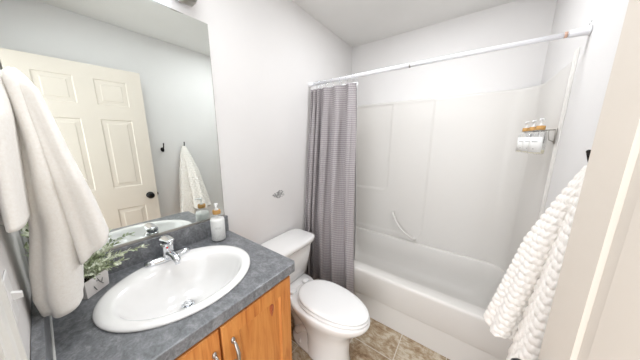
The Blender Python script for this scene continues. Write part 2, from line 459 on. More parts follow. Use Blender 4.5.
# sink
sink = thing('bathroom_sink', 'white oval drop-in sink set in the slate countertop', 'sink', (SX, SY, CT))
N = 96
def srings():
    P = []
    # (cx shift, rx, ry, z)
    for sx, rx, ry, z in ((0, .224, .256, CT+.0006), (0, .2255, .2575, CT+.006), (0, .223, .255, CT+.0095), (0, .214, .246, CT+.012), (0, .206, .238, CT+.0125),
                          (.010, .188, .222, CT+.0115), (.018, .172, .212, CT+.008), (.022, .163, .204, CT-.004), (.024, .156, .196, CT-.02), (.022, .146, .184, CT-.045), (.016, .130, .164, CT-.075), (.008, .108, .135, CT-.102), (0, .080, .098, CT-.122), (-.012, .05, .058, CT-.133), (-.02, .0225, .0225, CT-.137)):
        P.append([(SX+sx+rx*math.cos(2*PI*k/N), SY+ry*math.sin(2*PI*k/N), z) for k in range(N)])
    # underside
    for sx, rx, ry, z in ((-.02, .0225, .0225, CT-.155), (0, .090, .105, CT-.138), (.016, .142, .175, CT-.085), (.022, .165, .2, CT-.03), (0, .186, .222, CT-.002)):
        P.append([(SX+sx+rx*math.cos(2*PI*k/N), SY+ry*math.sin(2*PI*k/N), z) for k in range(N)])
    return P
bm = nb(); loft(bm, srings(), True, loop=True); obj('basin', bm, 'porcelain', sink)
bm = nb(); lathe(bm, SX-.02, SY, [(.0225, CT-.1385), (.024, CT-.1345), (.0205, CT-.1335), (.018, CT-.139), (.0015, CT-.1395)], 32); obj('drain_ring', bm, 'chrome', sink)
bm = nb(); lathe(bm, SX-.02, SY, [(.0125, CT-.139), (.0145, CT-.1325), (.011, CT-.1295), (.001, CT-.1285)], 28); obj('drain_stopper', bm, 'chrome', sink)
bm = nb(); tube(bm, [(SX+.1795, .232, CT-.026), (SX+.1775, .232, CT-.0255)], .0085, 20); obj('overflow_hole', bm, 'hole', sink)

# faucet
fx, fy, fz = .103, .285, CT+.0135
fau = thing('sink_faucet', 'chrome single-lever faucet on the back rim of the sink', 'faucet', (fx, fy, fz))
bm = nb(); loft(bm, [ell(fx+.002, fy, fz+dz, rx, ry, 40, 2.6) for rx, ry, dz in ((.028, .088, -.0035), (.030, .090, .004), (.028, .088, .012), (.020, .074, .018), (.008, .05, .020))], True, True, True); obj('base_plate', bm, 'chrome', fau)
bm = nb(); loft(bm, [ell(fx+dx, fy, fz+z, r, r*.95, 32, 2.3) for r, z, dx in ((.031, .008, 0), (.029, .018, 0), (.0265, .035, 0), (.026, .055, 0), (.027, .066, 0), (.027, .074, 0), (.016, .078, 0))], True, True, True); obj('faucet_body', bm, 'chrome', fau)
# spout
bm = nb(); pts = curve_pts([(fx+.008, fy, fz+.030), (fx+.035, fy, fz+.036), (fx+.070, fy, fz+.038), (fx+.098, fy, fz+.033), (fx+.110, fy, fz+.024)], 20)
rings = []
for i, p in enumerate(pts):
    d = (pts[min(i+1, 20)]-pts[max(i-1, 0)]).normalized(); v = Vector((0, 1, 0)); u = d.cross(v)
    ry = .017-.004*i/20; rz = .0135-.003*i/20
    rings.append([p+v*ry*math.cos(a)+u*rz*math.sin(a) for a in [2*PI*k/20 for k in range(20)]])
loft(bm, rings, True, True, True); obj('spout', bm, 'chrome', fau)
bm = nb(); tube(bm, [(fx+.104, fy, fz+.03), (fx+.107, fy, fz+.012)], .0095, 20); obj('aerator', bm, 'chrome', fau)
# lever: dome cap with flat paddle
bm = nb(); rings = []
for s_ in [k/14 for k in range(15)]:
    x = fx-.026+s_*.088; hw = .027*(1-.35*s_)*min(1, math.sqrt(max(.02, 1-(1-2*s_)**8))); th = .013*(1-s_)**1.2+.0045
    zc = fz+.085+.012*math.sin(PI*.5*s_)+.004*s_
    rings.append([(x, fy+hw*math.cos(a), zc+th*math.sin(a)) for a in [2*PI*k/20 for k in range(20)]])
loft(bm, rings, True, True, True); obj('lever_handle', bm, 'chrome', fau)
bm = nb(); tube(bm, [(fx+.0255, fy-.007, fz+.062), (fx+.0278, fy-.007, fz+.062)], .0042, 16); obj('hot_cold_dot', bm, 'red', fau)

# ---------------------------------------------------------------- soap bottle on counter
def pump_bottle(name, label, group, x, y, z, r, hb, htot, style, rot=0):
    """clear bottle with bamboo collar and white pump"""
    t = thing(name, label, 'soap dispenser' if style == 'soap' else 'bottle', (x, y, z), group)
    bm = nb()
    nk = r*.40
    outerp = [(r*.9, z), (r, z+.004), (r, z+hb*.80), (r*.93, z+hb*.88), (r*.7, z+hb*.95), (nk, z+hb), (nk, z+hb+.012)]
    innerp = [(nk-.002, z+hb+.012), (nk-.002, z+hb), (r*.7-.002, z+hb*.94), (r*.93-.0025, z+hb*.87), (r-.0025, z+hb*.79), (r-.0025, z+.007), (r*.85, z+.005)]
    loft(bm, [ell(x, y, zz, rr, rr, 36) for rr, zz in outerp+innerp], True, True, True); obj('bottle_glass', bm, 'glass', t)
    fill = .84 if style == 'soap' else .20
    bm = nb(); lathe(bm, x, y, [(r*.82, z+.0055), (r-.0032, z+.009), (r-.0032, z+hb*min(fill, .78)), (r*.86 if fill > .8 else r-.0034, z+hb*fill), (.001, z+hb*fill)], 32); obj('liquid', bm, 'soap' if style == 'soap' else 'liquid', t)
    zc = z+hb+.003
    bm = nb(); lathe(bm, x, y, [(nk+.004, zc), (nk+.005, zc+.002), (nk+.005, zc+.019), (nk+.003, zc+.021), (.006, zc+.021)], 28); obj('bamboo_collar', bm, 'bamboo', t)
    bm = nb(); lathe(bm, x, y, [(.0105, zc+.021), (.0105, zc+.027), (.004, zc+.029), (.004, zc+.046), (.009, zc+.047), (.0095, zc+.057), (.006, zc+.059)], 20)
    dx, dy = math.cos(rot), math.sin(rot)
    tube(bm, curve_pts([(x, y, zc+.052), (x+.018*dx, y+.018*dy, zc+.053), (x+.032*dx, y+.032*dy, zc+.051), (x+.038*dx, y+.038*dy, zc+.045)], 10), .0042, 10)
    obj('pump', bm, 'pump', t)
    bm = nb(); tube(bm, [(x, y, zc), (x+.004, y, z+.012)], .0022, 8); obj('dip_tube', bm, 'pump', t)
    return t
def arc_patch(bm, x, y, r, z0, z1, a0, a1, n=14):
    rings = []
    for rr in (r, r+.0006):
        rings.append([(x+rr*math.cos(a0+(a1-a0)*k/n), y+rr*math.sin(a0+(a1-a0)*k/n), z) for z, ks in ((z0, range(n+1)), (z1, range(n, -1, -1))) for k in ks])
    R = [[bm.verts.new(p) for p in rg] for rg in rings]; m_ = 2*(n+1)
    for i in range(m_): bm.faces.new((R[0][i], R[0][(i+1) % m_], R[1][(i+1) % m_], R[1][i]))
    for rg in R:
        for k in range(n): bm.faces.new((rg[k], rg[k+1], rg[m_-2-k], rg[m_-1-k]))
    return bm
bx, by = .092, .528
sd = pump_bottle('soap_dispenser', 'clear bottle of white hand soap with bamboo collar on counter by the backsplash', None, bx, by, CT+.0003, .0385, .150, 0, 'soap', rot=-.5)
ang = math.atan2(-by, 1.17-bx)
for zz, hw in ((.083, .36), (.078, .30), (.033, .12)):
    bm = nb(); n_ = int(hw*50)
    for k in range(n_):
        if random.random() < .25: continue
        a = ang-hw+2*hw*k/n_; arc_patch(bm, bx, by, .0389, CT+zz, CT+zz+.0022, a, a+1.3*hw/n_, 1)
    obj('label_print', bm, 'ink', sd, smooth=False)

# ---------------------------------------------------------------- planter in the corner
pl = thing('potted_plant', 'pale green sprigged plant in a white box planter, behind the hanging towel', 'plant', (.096, .031, CT))
c4 = [Vector((.100, .093, 0)), Vector((.158, .027, 0)), Vector((.092, -.030, 0)), Vector((.034, .036, 0))]
cc = sum(c4, Vector())/4
def sq(z, q): return [(cc.x+(p.x-cc.x)*q, cc.y+(p.y-cc.y)*q, z) for p in c4]
bm = nb(); loft(bm, [sq(CT+.0004, .94), sq(CT+.064, 1.0), sq(CT+.064, .90), sq(CT+.01, .86)], True, True, True); obj('planter_box', bm, 'ceramic', pl, smooth=False, bevel=.0015)
bm = nb(); loft(bm, [sq(CT+.011, .84), sq(CT+.056, .88)], True, True, True); obj('soil', bm, 'soil', pl, smooth=False)
bm = nb()
# floral relief strokes on the box front (between corner 0 and corner 1)
e = (c4[1]-c4[0]); nrm = Vector((e.y, -e.x, 0)).normalized()
if nrm.dot(Vector((1, 0, 0))) < 0: nrm = -nrm
for (u0, v0, u1, v1) in ((.30, .020, .42, .034), (.42, .034, .50, .052), (.36, .030, .30, .044), (.45, .040, .56, .046), (.6, .012, .68, .03)):
    a = c4[0]+e*u0+nrm*.0002; b = c4[0]+e*u1+nrm*.0002; tube(bm, [(a.x, a.y, CT+v0), (b.x, b.y, CT+v1)], .0012, 6)
obj('floral_print', bm, 'ink', pl)
bm = nb(); st = nb()
def leaf(bm, p, d, L, wd):
    d = d.normalized(); s_ = d.cross(Vector((0, 0, 1)))
    if s_.length < .1: s_ = d.cross(Vector((1, 0, 0)))
    s_.normalize(); s_ = (s_*math.cos(.7)+d.cross(s_)*math.sin(.7)*random.choice((-1, 1))).normalized(); nn = d.cross(s_)
    mid = [p, p+d*L*.35-nn*wd*.12, p+d*L*.72-nn*wd*.1, p+d*L]
    ws = [.08, .5, .42, .03]
    Lh = [bm.verts.new(m_+s_*wd*q+nn*.0012) for m_, q in zip(mid, ws)]; Rh = [bm.verts.new(m_-s_*wd*q+nn*.0012) for m_, q in zip(mid, ws)]; Cv = [bm.verts.new(m_) for m_ in mid]
    for i in range(3):
        bm.faces.new((Lh[i], Lh[i+1], Cv[i+1], Cv[i])); bm.faces.new((Cv[i], Cv[i+1], Rh[i+1], Rh[i]))
def inb(v):
    return .012 < v.x < .185 and v.y > YN+.005 and v.z > CT+.03
for k in range(76):
    az = random.uniform(-PI, PI); el = random.uniform(.15, 1.45); L = random.uniform(.08, .15)
    if k > 53: az = random.uniform(-2.2, -1.0); el = random.uniform(1.0, 1.4); L = random.uniform(.17, .25)
    p0 = Vector((cc.x+random.uniform(-.03, .03), cc.y+random.uniform(-.03, .03), CT+.055))
    d = Vector((math.cos(az)*math.cos(el), math.sin(az)*math.cos(el), math.sin(el)))
    p1 = p0+d*L*.5+Vector((0, 0, .02)); p2 = p0+d*L+Vector((0, 0, .005))
    pts = [q for q in curve_pts([p0, p1, p2], 12)]
    ok = [q for q in pts if inb(q)]
    if len(ok) < 6: continue
    pts = ok; tube(st, pts, .0010, 5)
    for i in range(3, len(pts)):
        for s_ in (-1, 1):
            dd = (pts[i]-pts[i-1]).normalized(); sd_ = dd.orthogonal().normalized(); sd_.rotate(Matrix.Rotation(random.uniform(0, 2*PI), 3, dd))
            ld = dd*.8+sd_*.75; Lf = random.uniform(.014, .024)
            if inb(pts[i]+ld.normalized()*Lf*1.05): leaf(bm, pts[i], ld, Lf, random.uniform(.005, .008))
    if inb(pts[-1]+dd*.03): leaf(bm, pts[-1], dd, .026, .008)
obj('foliage', bm, 'leaf', pl, smooth=False, solid=.0006)
obj('stems', st, 'leaf', pl)

# ---------------------------------------------------------------- light switch on the doorway wall
sw = thing('light_switch', 'white toggle light switch on the wall beside the vanity and doorway', 'switch', (.45, YN, 1.135))
obj('switch_plate', box(nb(), .445, YN+.0005, 1.095, .505, YN+.003, 1.19), 'switch', sw, smooth=False, bevel=.002)
bm = nb(); loft(bm, [[(x, YN+y, z) for x, z in ((.470, 1.135), (.480, 1.135), (.480, 1.135+h), (.470, 1.135+h))] for y, h in ((.003, .016), (.015, .010))], True, True, True)
obj('toggle', bm, 'switch', sw, smooth=False)

# ---------------------------------------------------------------- hanging towel at left (doorway wall)
def cloth_rings(bm, zs, xa, xb, yl, yr, folds, amp, seed, n=120, crease=.5, rib=0):
    """closed gathered-cloth volume: at each height an oval with folds; xa,xb,yl,yr are functions of v 0..1 top to bottom"""
    rings = []
    for j, (v, z) in enumerate(zs):
        x0, x1, y0, y1 = xa(v), xb(v), yl(v), yr(v)
        cx, cy, rx, ry = (x0+x1)/2, (y0+y1)/2, (x1-x0)/2, (y1-y0)/2
        rg = []
        for k in range(n):
            a = 2*PI*k/n
            f = 1-amp(v)*(.5+.5*math.cos(folds*a+seed+1.1*math.sin(2*a+seed)+.8*v*math.sin(seed+a)))
            f += .03*amp(v)*noise.noise((math.cos(a)*2+seed, math.sin(a)*2, v*4))
            if rib: f += rib*abs(math.sin(folds*a*1.5+v*3))*min(1, v*3)
            c, s_ = math.cos(a), math.sin(a)
            zz = z(a) if callable(z) else z
            rg.append((cx+rx*f*math.copysign(abs(c)**.8, c), cy+ry*f*math.copysign(abs(s_)**.8, s_), zz))
        rings.append(rg)
    return loft(bm, rings, True, True, True)
tw = thing('bath_towel', 'cream cotton towel hanging above the left end of the vanity counter', 'towel', (.33, -.01, 1.6))
def T1(tab): return lambda v: lerp_tab(tab, v)
# main drape
zt, zb = 1.600, .990
def zrow(zt_, zb_, n, hem=None):
    out = []
    for j in range(n+1):
        v = j/n; out.append((v, zt_+(zb_-zt_)*v))
    return out
bm = nb()
vz = lambda z: (zt-z)/(zt-zb)
yl = T1([(0, -.012), (vz(1.585), -.028), (vz(1.50), -.026), (vz(1.445), -.024), (vz(1.35), -.031), (vz(1.228), -.042), (vz(1.12), -.060), (vz(1.04), -.066), (1, -.060)])
yr = T1([(0, -.004), (vz(1.59), .004), (vz(1.5), .014), (vz(1.4), .026), (vz(1.28), .040), (vz(1.2), .046), (vz(1.10), .040), (vz(1.0), .028), (1, .020)])
xa = T1([(0, .27), (.03, .24), (.4, .215), (1, .20)]); xb = T1([(0, .35), (.03, .37), (.4, .385), (1, .36)])
cloth_rings(bm, zrow(zt, zb, 50), xa, xb, yl, yr, 4, T1([(0, .02), (.2, .16), (1, .22)]), 1.9)
obj('main_drape', bm, 'towel', tw)
# outer fold swinging to the mirror side, with slanting hem
bm = nb(); zt2, zb2 = 1.602, 1.192
vz2 = lambda z: (zt2-z)/(zt2-zb2)
yl2 = T1([(0, -.008), (vz2(1.5), -.004), (vz2(1.35), .008), (1, .018)])
yr2 = T1([(0, .002), (vz2(1.590), .012), (vz2(1.560), .026), (vz2(1.499), .038), (vz2(1.419), .052), (vz2(1.358), .065), (vz2(1.283), .082), (vz2(1.2), .097), (1, .099)])
rows = []
for j in range(41):
    v = j/40; z0 = zt2+(zb2-zt2)*v
    rows.append((v, (lambda z0=z0, v=v: (lambda a: z0-.085*v**4*(.5-.5*math.sin(a))))()))
cloth_rings(bm, rows, T1([(0, .28), (1, .26)]), T1([(0, .34), (.1, .37), (.6, .40), (1, .385)]), yl2, yr2, 3, T1([(0, .02), (.3, .12), (1, .25)]), .6)
obj('outer_fold', bm, 'towel', tw)
# back layer against the wall, shorter
bm = nb()
cloth_rings(bm, zrow(1.59, 1.268, 40), T1([(0, .24), (.2, .14), (1, .12)]), T1([(0, .36), (.3, .43), (1, .47)]), T1([(0, -.045), (.1, -.070), (1, -.071)]), T1([(0, -.010), (.2, -.010), (1, -.028)]), 5, T1([(0, .02), (1, .18)]), 2.4)
obj('back_drape', bm, 'towel', tw)
hk = thing('towel_peg', 'small peg holding the cream towel on the wall by the mirror', 'hook', (.31, YN, 1.585))
bm = nb(); tube(bm, [(.31, YN+.0005, 1.575), (.31, YN+.006, 1.575)], .018, 20); tube(bm, [(.31, YN+.006, 1.575), (.31, -.03, 1.578), (.31, -.012, 1.588)], .006, 12)
obj('peg', bm, 'nickel', hk)

# ---------------------------------------------------------------- toilet
TY = .990
to = thing('toilet', 'white two-piece toilet with closed lid between vanity and tub', 'toilet', (.45, TY, 0))
def egg(xb_, xf_, hw, z, n=56, y=None, back=.62):
    """egg outline: blunter back end at x=xb_, pointed front at x=xf_"""
    xc = xb_+(xf_-xb_)*.42; out = []; y = TY if y is None else y
    for k in range(n):
        a = 2*PI*k/n; c, s_ = math.cos(a), math.sin(a)
        x = xc+(xf_-xc)*c if c >= 0 else xc+(xc-xb_)*math.copysign(abs(c)**back, c)
        out.append((x, y+hw*s_, z))
    return out
bm = nb()
R_ = [egg(.38, .692, .112, 0), egg(.38, .694, .114, .012), egg(.38, .688, .109, .03), egg(.38, .684, .107, .10), egg(.37, .688, .110, .17), egg(.34, .700, .120, .22), egg(.31, .732, .138, .27), egg(.275, .775, .156, .315), egg(.255, .802, .168, .345), egg(.250, .812, .173, .368), egg(.252, .812, .173, .382), egg(.262, .804, .166, .388)]
loft(bm, R_, True, True, True)
def rr(x0, x1, hw, z, n=56, p=3.0): return ell((x0+x1)/2, TY, z, (x1-x0)/2, hw, n, p)
loft(bm, [rr(.225, .62, .100, 0, p=2.5), rr(.225, .62, .102, .014, p=2.5), rr(.228, .61, .098, .034, p=2.5), rr(.24, .58, .084, .06, p=2.5), rr(.24, .56, .076, .10), rr(.225, .55, .074, .16), rr(.17, .55, .080, .215), rr(.09, .52, .100, .26), rr(.045, .46, .122, .30), rr(.03, .40, .138, .34), rr(.028, .36, .146, .372), rr(.034, .352, .140, .386)], True, True, True)
# relief of the trapway on each side
for s_ in (-1, 1):
    tube(bm, curve_pts([(.30, TY+s_*.058, .09), (.36, TY+s_*.066, .15), (.43, TY+s_*.070, .19), (.50, TY+s_*.074, .15), (.53, TY+s_*.074, .08)], 20), .030, 14)
obj('bowl', bm, 'porcelain', to)
for s_ in (-1, 1):
    bm = nb(); lathe(bm, .345, TY+s_*.082, [(.014, .026), (.015, .040), (.012, .050), (.004, .054)], 20); obj('bolt_cap', bm, 'porcelain', to)
bm = nb(); loft(bm, [egg(a_, b__, c_, d_, back=.84) for a_, b__, c_, d_ in ((.305, .800, .151, .3885), (.301, .806, .155, .392), (.301, .808, .156, .402), (.305, .803, .152, .4065))], True, True, True, ); obj('seat', bm, 'seat', to)
bm = nb(); loft(bm, [egg(a_, b__, c_, d_, back=.86) for a_, b__, c_, d_ in ((.308, .794, .143, .4085), (.304, .802, .148, .412), (.303, .804, .149, .420), (.310, .798, .144, .4255), (.33, .77, .126, .4285), (.39, .68, .08, .430))], True, True, True); obj('lid', bm, 'seat', to)
for s_ in (-1, 1):
    bm = nb(); loft(bm, [[(x, y, z) for x, y, z in ell(.270, TY+s_*.070, z, .020*q, .026*q, 24, 3.5)] for z, q in ((.385, 1), (.400, 1), (.405, .8))], True, True, True); obj('seat_hinge', bm, 'seat', to)
def tr(x0, x1, hw, z, p=6): return ell((x0+x1)/2, TY, z, (x1-x0)/2, hw, 64, p)
bm = nb(); loft(bm, [tr(.035, .190, .178, .388), tr(.030, .205, .190, .397), tr(.022, .222, .206, .52), tr(.018, .238, .222, .662)], True, True, True); obj('tank', bm, 'porcelain', to)
bm = nb(); loft(bm, [tr(.012, .250, .234, .662, 5), tr(.008, .260, .243, .667, 5), tr(.008, .262, .245, .690, 5), tr(.010, .259, .242, .699, 5), tr(.022, .246, .228, .704, 5)], True, True, True); obj('tank_lid', bm, 'porcelain', to)

# ---------------------------------------------------------------- bathtub with one-piece surround
tub = thing('bathtub', 'white alcove bathtub with moulded wall surround across the back', 'bathtub', (W/2, 1.8, 0))
bm = nb()
def rrect(x0, x1, y0, y1, r, z, n=12):
    out = []
    for cx_, cy_, a0 in ((x1-r, y1-r, 0), (x0+r, y1-r, PI/2), (x0+r, y0+r, PI), (x1-r, y0+r, 3*PI/2)):
        for k in range(n+1):
            a = a0+PI/2*k/n; out.append((cx_+r*math.cos(a), cy_+r*math.sin(a), z))
    return out
X0, X1 = .003, W-.003
YT = 1.4159
RT = .4116
yb_ = YB-.003
q = .004
R_ = [rrect(X0, X1, YT+.012, yb_, q, 0), rrect(X0, X1, YT+.012, yb_, q, .186), rrect(X0, X1, YT+.004, yb_, q, .1905), rrect(X0, X1, YT+.002, yb_, q, .195), rrect(X0, X1, YT, yb_, q, .385), rrect(X0, X1, YT+.001, yb_, q, .400), rrect(X0, X1, YT+.006, yb_, q, .4085), rrect(X0, X1, YT+.013, yb_, q, RT),
      rrect(.035, W-.028, YT+.088, YB-.046, .12, RT), rrect(.038, W-.031, YT+.096, YB-.049, .12, RT-.004), rrect(.044, W-.036, YT+.102, YB-.053, .12, RT-.02), rrect(.085, W-.062, YT+.120, YB-.072, .13, .25), rrect(.15, W-.095, YT+.14, YB-.10, .14, .15), rrect(.19, W-.13, YT+.17, YB-.13, .14, .115), rrect(.25, W-.18, YT+.21, YB-.17, .12, .10)]
loft(bm, R_, True, True, True)
obj('tub_basin', bm, 'acrylic', tub, smooth=True, angle=50)
# surround
def surround():
    th = .013; rc = .13; zt_ = 1.827; zb_ = RT+.0005
    # plan path inner face: from left front to right front
    x0, x1, y1, yf = th, W-th, YB-.03, 1.557
    path = []
    def add(p, n): path.append((Vector(p), Vector(n)))
    ny = 30
    for k in range(ny): add((x0, yf+(y1-rc-yf)*k/ny), (1, 0))
    for k in range(13): a = PI/2*k/12; add((x0+rc-rc*math.cos(a), y1-rc+rc*math.sin(a)), (math.cos(a), -math.sin(a)))
    nx = 150
    for k in range(1, nx): add((x0+rc+(x1-x0-2*rc)*k/nx, y1), (0, -1))
    for k in range(13): a = PI/2*k/12; add((x1-rc+rc*math.sin(a), y1-rc+rc*math.cos(a)), (-math.sin(a), -math.cos(a)))
    for k in range(1, ny+1): add((x1, y1-rc-(y1-rc-yf)*k/ny), (-1, 0))
    zs = [zb_+(1.80-zb_)*k/110 for k in range(111)]
    def h(p, n, z):
        if p.y < y1-rc*.9: return 0
        x = p.x; d = 0
        # lower-left recessed field and upper-left panel, panel at grab bar
        def rnd(x, z, xa_, xb_2, za, zb2, r, wd):
            # signed distance to rounded rect -> inset factor
            cx_, cz_ = (xa_+xb_2)/2, (za+zb2)/2; qx = abs(x-cx_)-(xb_2-xa_)/2+r; qz = abs(z-cz_)-(zb2-za)/2+r
            sd_ = math.hypot(max(qx, 0), max(qz, 0))+min(max(qx, qz), 0)-r
            return sm(wd, -wd, sd_)
        d -= .006*rnd(x, z, -.4, .487, .925, 2.6, .05, .006)
        d -= .005*rnd(x, z, -.4, .865, .465, 2.6, .06, .007)
        return d
    bm = nb(); V = []
    for p, n in path:
        col = []
        for z in zs:
            dd = h(p, n, z); col.append(bm.verts.new((p.x+n.x*dd, p.y+n.y*dd, z)))
        for dz, off in ((.012, .001), (.021, -.004), (.027, -.012)):
            col.append(bm.verts.new((p.x+n.x*(off-.0), p.y+n.y*(off-.0), 1.80+dz)))
        col.append(bm.verts.new((max(.003, min(W-.003, p.x-n.x*(th-.003))) if abs(n.x) > .01 or True else p.x, min(YB-.003, p.y-n.y*(.03-.003)), 1.828)))
        V.append(col)
    for a, b in zip(V[:-1], V[1:]):
        for j in range(len(a)-1): bm.faces.new((a[j], b[j], b[j+1], a[j+1]))
    # front flanges: rolled columns
    return obj('wall_surround', bm, 'acrylic', tub)
surround()
for xs, s_ in ((W, -1), (0, 1)):
    bm = nb()
    prof = [(.0008, 1.533), (.004, 1.533), (.0055, 1.535), (.0055, 1.538), (.004, 1.541), (.004, 1.548), (.008, 1.550), (.0115, 1.553), (.0125, 1.557), (.011, 1.561), (.0008, 1.561)]
    rings = [[(xs+s_*x, y, z) for x, y in prof] for z in (RT+.001, 1.86)]+[[(xs+s_*(x*.5+.001), 1.545+(y-1.545)*.8, 1.870) for x, y in prof]]
    loft(bm, rings, True, True, True); obj('front_flange', bm, 'acrylic', tub, smooth=True, angle=60)
bm = nb(); g0, g1 = Vector((.578, 2.155, .690)), Vector((.812, 2.155, .450))
pts = curve_pts([g0+Vector((0, .012, .0)), g0+Vector((.005, -.018, -.012)), (.628, 2.125, .595), (.70, 2.12, .520), g1+Vector((-.012, -.018, .008)), g1+Vector((0, .012, 0))], 30)
tube(bm, pts, [.011+.002*math.sin(PI*k/30) for k in range(31)], 14); obj('grab_bar', bm, 'acrylic', tub)

# ---------------------------------------------------------------- shower rod, rings, curtain, liner
RY, RZ = 1.4518, 1.907
rod = thing('shower_rod', 'white tension rod spanning the tub alcove from wall to wall', 'rod', (W/2, RY, RZ))
bm = nb(); tube(bm, [(.05, RY, RZ), (.806, RY, RZ)], .0125, 24); obj('outer_tube', bm, 'rod', rod)
bm = nb(); tube(bm, [(.806, RY, RZ), (1.475, RY, RZ)], .0112, 24); obj('inner_tube', bm, 'rod', rod)
bm = nb(); tube(bm, [(.802, RY, RZ), (.810, RY, RZ)], .0135, 24); obj('joint_ring', bm, 'nickel', rod)
for a, b in ((.0015, .052), (1.462, W-.0015)):
    bm = nb(); m_ = (a, b) if a < .5 else (b, a)
    s_ = 1 if a < .5 else -1
    tube(bm, [(m_[0], RY, RZ), (m_[0]+s_*.004, RY, RZ), (m_[0]+s_*.006, RY, RZ), (m_[1], RY, RZ)], [.019, .019, .017, .0145], 24); obj('end_cap', bm, 'rod', rod)
bm = nb(); tube(bm, [(1.448, RY, RZ), (1.458, RY, RZ)], .0122, 16); obj('sticker', bm, 'sticker', rod)
CTOP = 1.862
ring_x = [.071, .087, .107, .120, .157, .174, .230, .306, .360, .412, .442]
def ring_proto(x):
    bm = nb(); pts = []
    for k in range(21):
        a = PI*.5-2*PI*.93*k/20+.2
        pts.append((x, RY+.020*math.cos(a)*(.8 if math.sin(a) < 0 else 1), RZ-.007+.0235*math.sin(a)-(.018 if math.sin(a) < -.5 else 0)))
    tube(bm, pts, .0014, 8)
    return bm
rp = obj('curtain_ring', ring_proto(0), 'chrome')
names_r = []
for i, x in enumerate(ring_x):
    o = rp if i == 0 else rp.copy()
    if i: COL.objects.link(o)
    o.location = (x, 0, 0); o.rotation_euler = (0, 0, 0)
    tag(o, 'thin chrome curtain ring on the white rod above the grey curtain', 'curtain ring', 'curtain rings on the shower rod')
def sheet(name, m, xs_of, y_of, z0, z1, par, n=260, nz=60, solid=.002):
    bm = nb(); uvl = bm.loops.layers.uv.new('UVMap'); V = []; U = []
    for j in range(nz+1):
        v = j/nz; z = z1+(z0-z1)*v; row = []; ur = []; L = 0; prev = None
        for k in range(n+1):
            s_ = k/n; p = Vector((xs_of(s_, v), y_of(s_, v), z))
            if prev is not None: L += (p-prev).length
            prev = p; row.append(bm.verts.new(p)); ur.append((L, z))
        V.append(row); U.append(ur)
    for j in range(nz):
        for k in range(n):
            f = bm.faces.new((V[j][k], V[j][k+1], V[j+1][k+1], V[j+1][k]))
            for lp, (jj, kk) in zip(f.loops, ((j, k), (j, k+1), (j+1, k+1), (j+1, k))): lp[uvl].uv = U[jj][kk]
    return obj(name, bm, m, par, solid=solid)
cur = thing('shower_curtain', 'grey waffle shower curtain gathered at the left end of the tub', 'curtain', (.22, RY, CTOP))
peaks = [0, .045, .085, .125, .17, .215, .26, .40, .52, .62, .80, .90, 1.0]      # fold boundaries in s
def phase(s_):
    for i, (a, b) in enumerate(zip(peaks[:-1], peaks[1:])):
        if s_ <= b: return PI*(i+(s_-a)/(b-a)), (b-a)
    return PI*(len(peaks)-1), .1
def i_fold(ph): return math.floor(ph/PI)
def cy_(s_, v):
    ph, wd = phase(s_); off = 1.447-.072*sm(.03, .8, v)
    A = (.015+.017*sm(0, .3, v))*(.75+.5*math.sin(i_fold(ph)*2.3)**2)
    return off+A*math.sin(ph+PI/2+.5*math.sin(v*2.2+s_*3))+.003*noise.noise((s_*9, v*5, 0))
def cx_(s_, v):
    w0 = lerp_tab([(0, .436), (.3, .455), (1, .515)], v); l0 = lerp_tab([(0, .012), (.6, .004), (1, .008)], v)
    ph, wd = phase(s_)
    return max(.0045, l0+(w0-l0)*s_+.008*math.sin(2*ph+v*2)*sm(0, .2, v)*sm(0, .1, s_)*sm(1, .9, s_))
sheet('fabric', 'curtain', cx_, cy_, .15, CTOP, cur, nz=70, solid=.002)
lin_ = thing('curtain_liner', 'white liner hanging inside the tub behind the grey curtain', 'curtain liner', (.24, RY, CTOP))
sheet('liner_sheet', 'liner', lambda s_, v: .046+(lerp_tab([(0, .394), (.35, .392), (1, .402)], v))*s_, lambda s_, v: 1.478+.060*sm(.02, .8, v)+.010*math.sin(s_*34+v)*(.6+.4*v), .30, CTOP+.012, lin_, n=160, nz=30, solid=.001)

# ---------------------------------------------------------------- wall marks
bm = nb()
for k in range(80):
    a = random.uniform(0, 2*PI); r_ = .042*random.random()**.6; y = 1.067+r_*math.cos(a)*1.5; z = 1.032+r_*math.sin(a)*.72
    s_ = random.uniform(.004, .008)
    rings = [[(xx, y+s_*q_*math.cos(b)*(1+.3*math.sin(3*b+k)), z+.7*s_*q_*math.sin(b)) for b in [2*PI*i/7 for i in range(7)]] for xx, q_ in ((.0002, 1), (.0009, .7))]
    loft(bm, rings, True, True, True)
tag(obj('wall_ornament', bm, 'speckle'), 'small speckled grey snowflake-shaped patch on the wall above the toilet tank', 'wall ornament')
for y, z in ((1.465, 1.946), (1.481, 1.941)):
    bm = nb(); tube(bm, [(W-.0002, y, z), (W-.0012, y, z)], .0035, 10)
    tag(obj('nail_hole', bm, 'speckle'), 'tiny grey nail hole in the wall above the right end of the rod', 'nail hole', 'nail holes by the rod end')

# ---------------------------------------------------------------- bottles on the wall rack in the shower
SP = [(1.456, 1.575), (1.448, 1.690), (1.436, 1.800)]
where = ['nearest of the three', 'middle of the three', 'farthest of the three']
for (x, y), wh in zip(SP, where):
    z = 1.377
    b_ = pump_bottle('shower_bottle', 'clear pump bottle with bamboo collar on shower rack, '+wh, 'pump bottles on the shower rack', x, y, z, .033, .125, 0, 'shower', rot=-1.9)
    a = math.atan2(0-y, 1.17-x)
    bm = nb(); arc_patch(bm, x, y, .0334, z+.012, z+.092, a-1.15, a+.55); obj('paper_label', bm, 'label', b_)
    for zz, hw in ((.066, .35), (.028, .12)):
        bm = nb()
        for k in range(int(hw*30)):
            aa = a-.35-hw+2*hw*k/(hw*30); arc_patch(bm, x, y, .0343, z+zz, z+zz+.0035, aa, aa+.04, 1)
        obj('label_print', bm, 'ink', b_, smooth=False)
rk = thing('shower_rack', 'slim metal wall rack gripping three pump bottles by their necks in the shower', 'rack', (1.49, 1.69, 1.50))
bm = nb(); zn = 1.377+.125+.0008
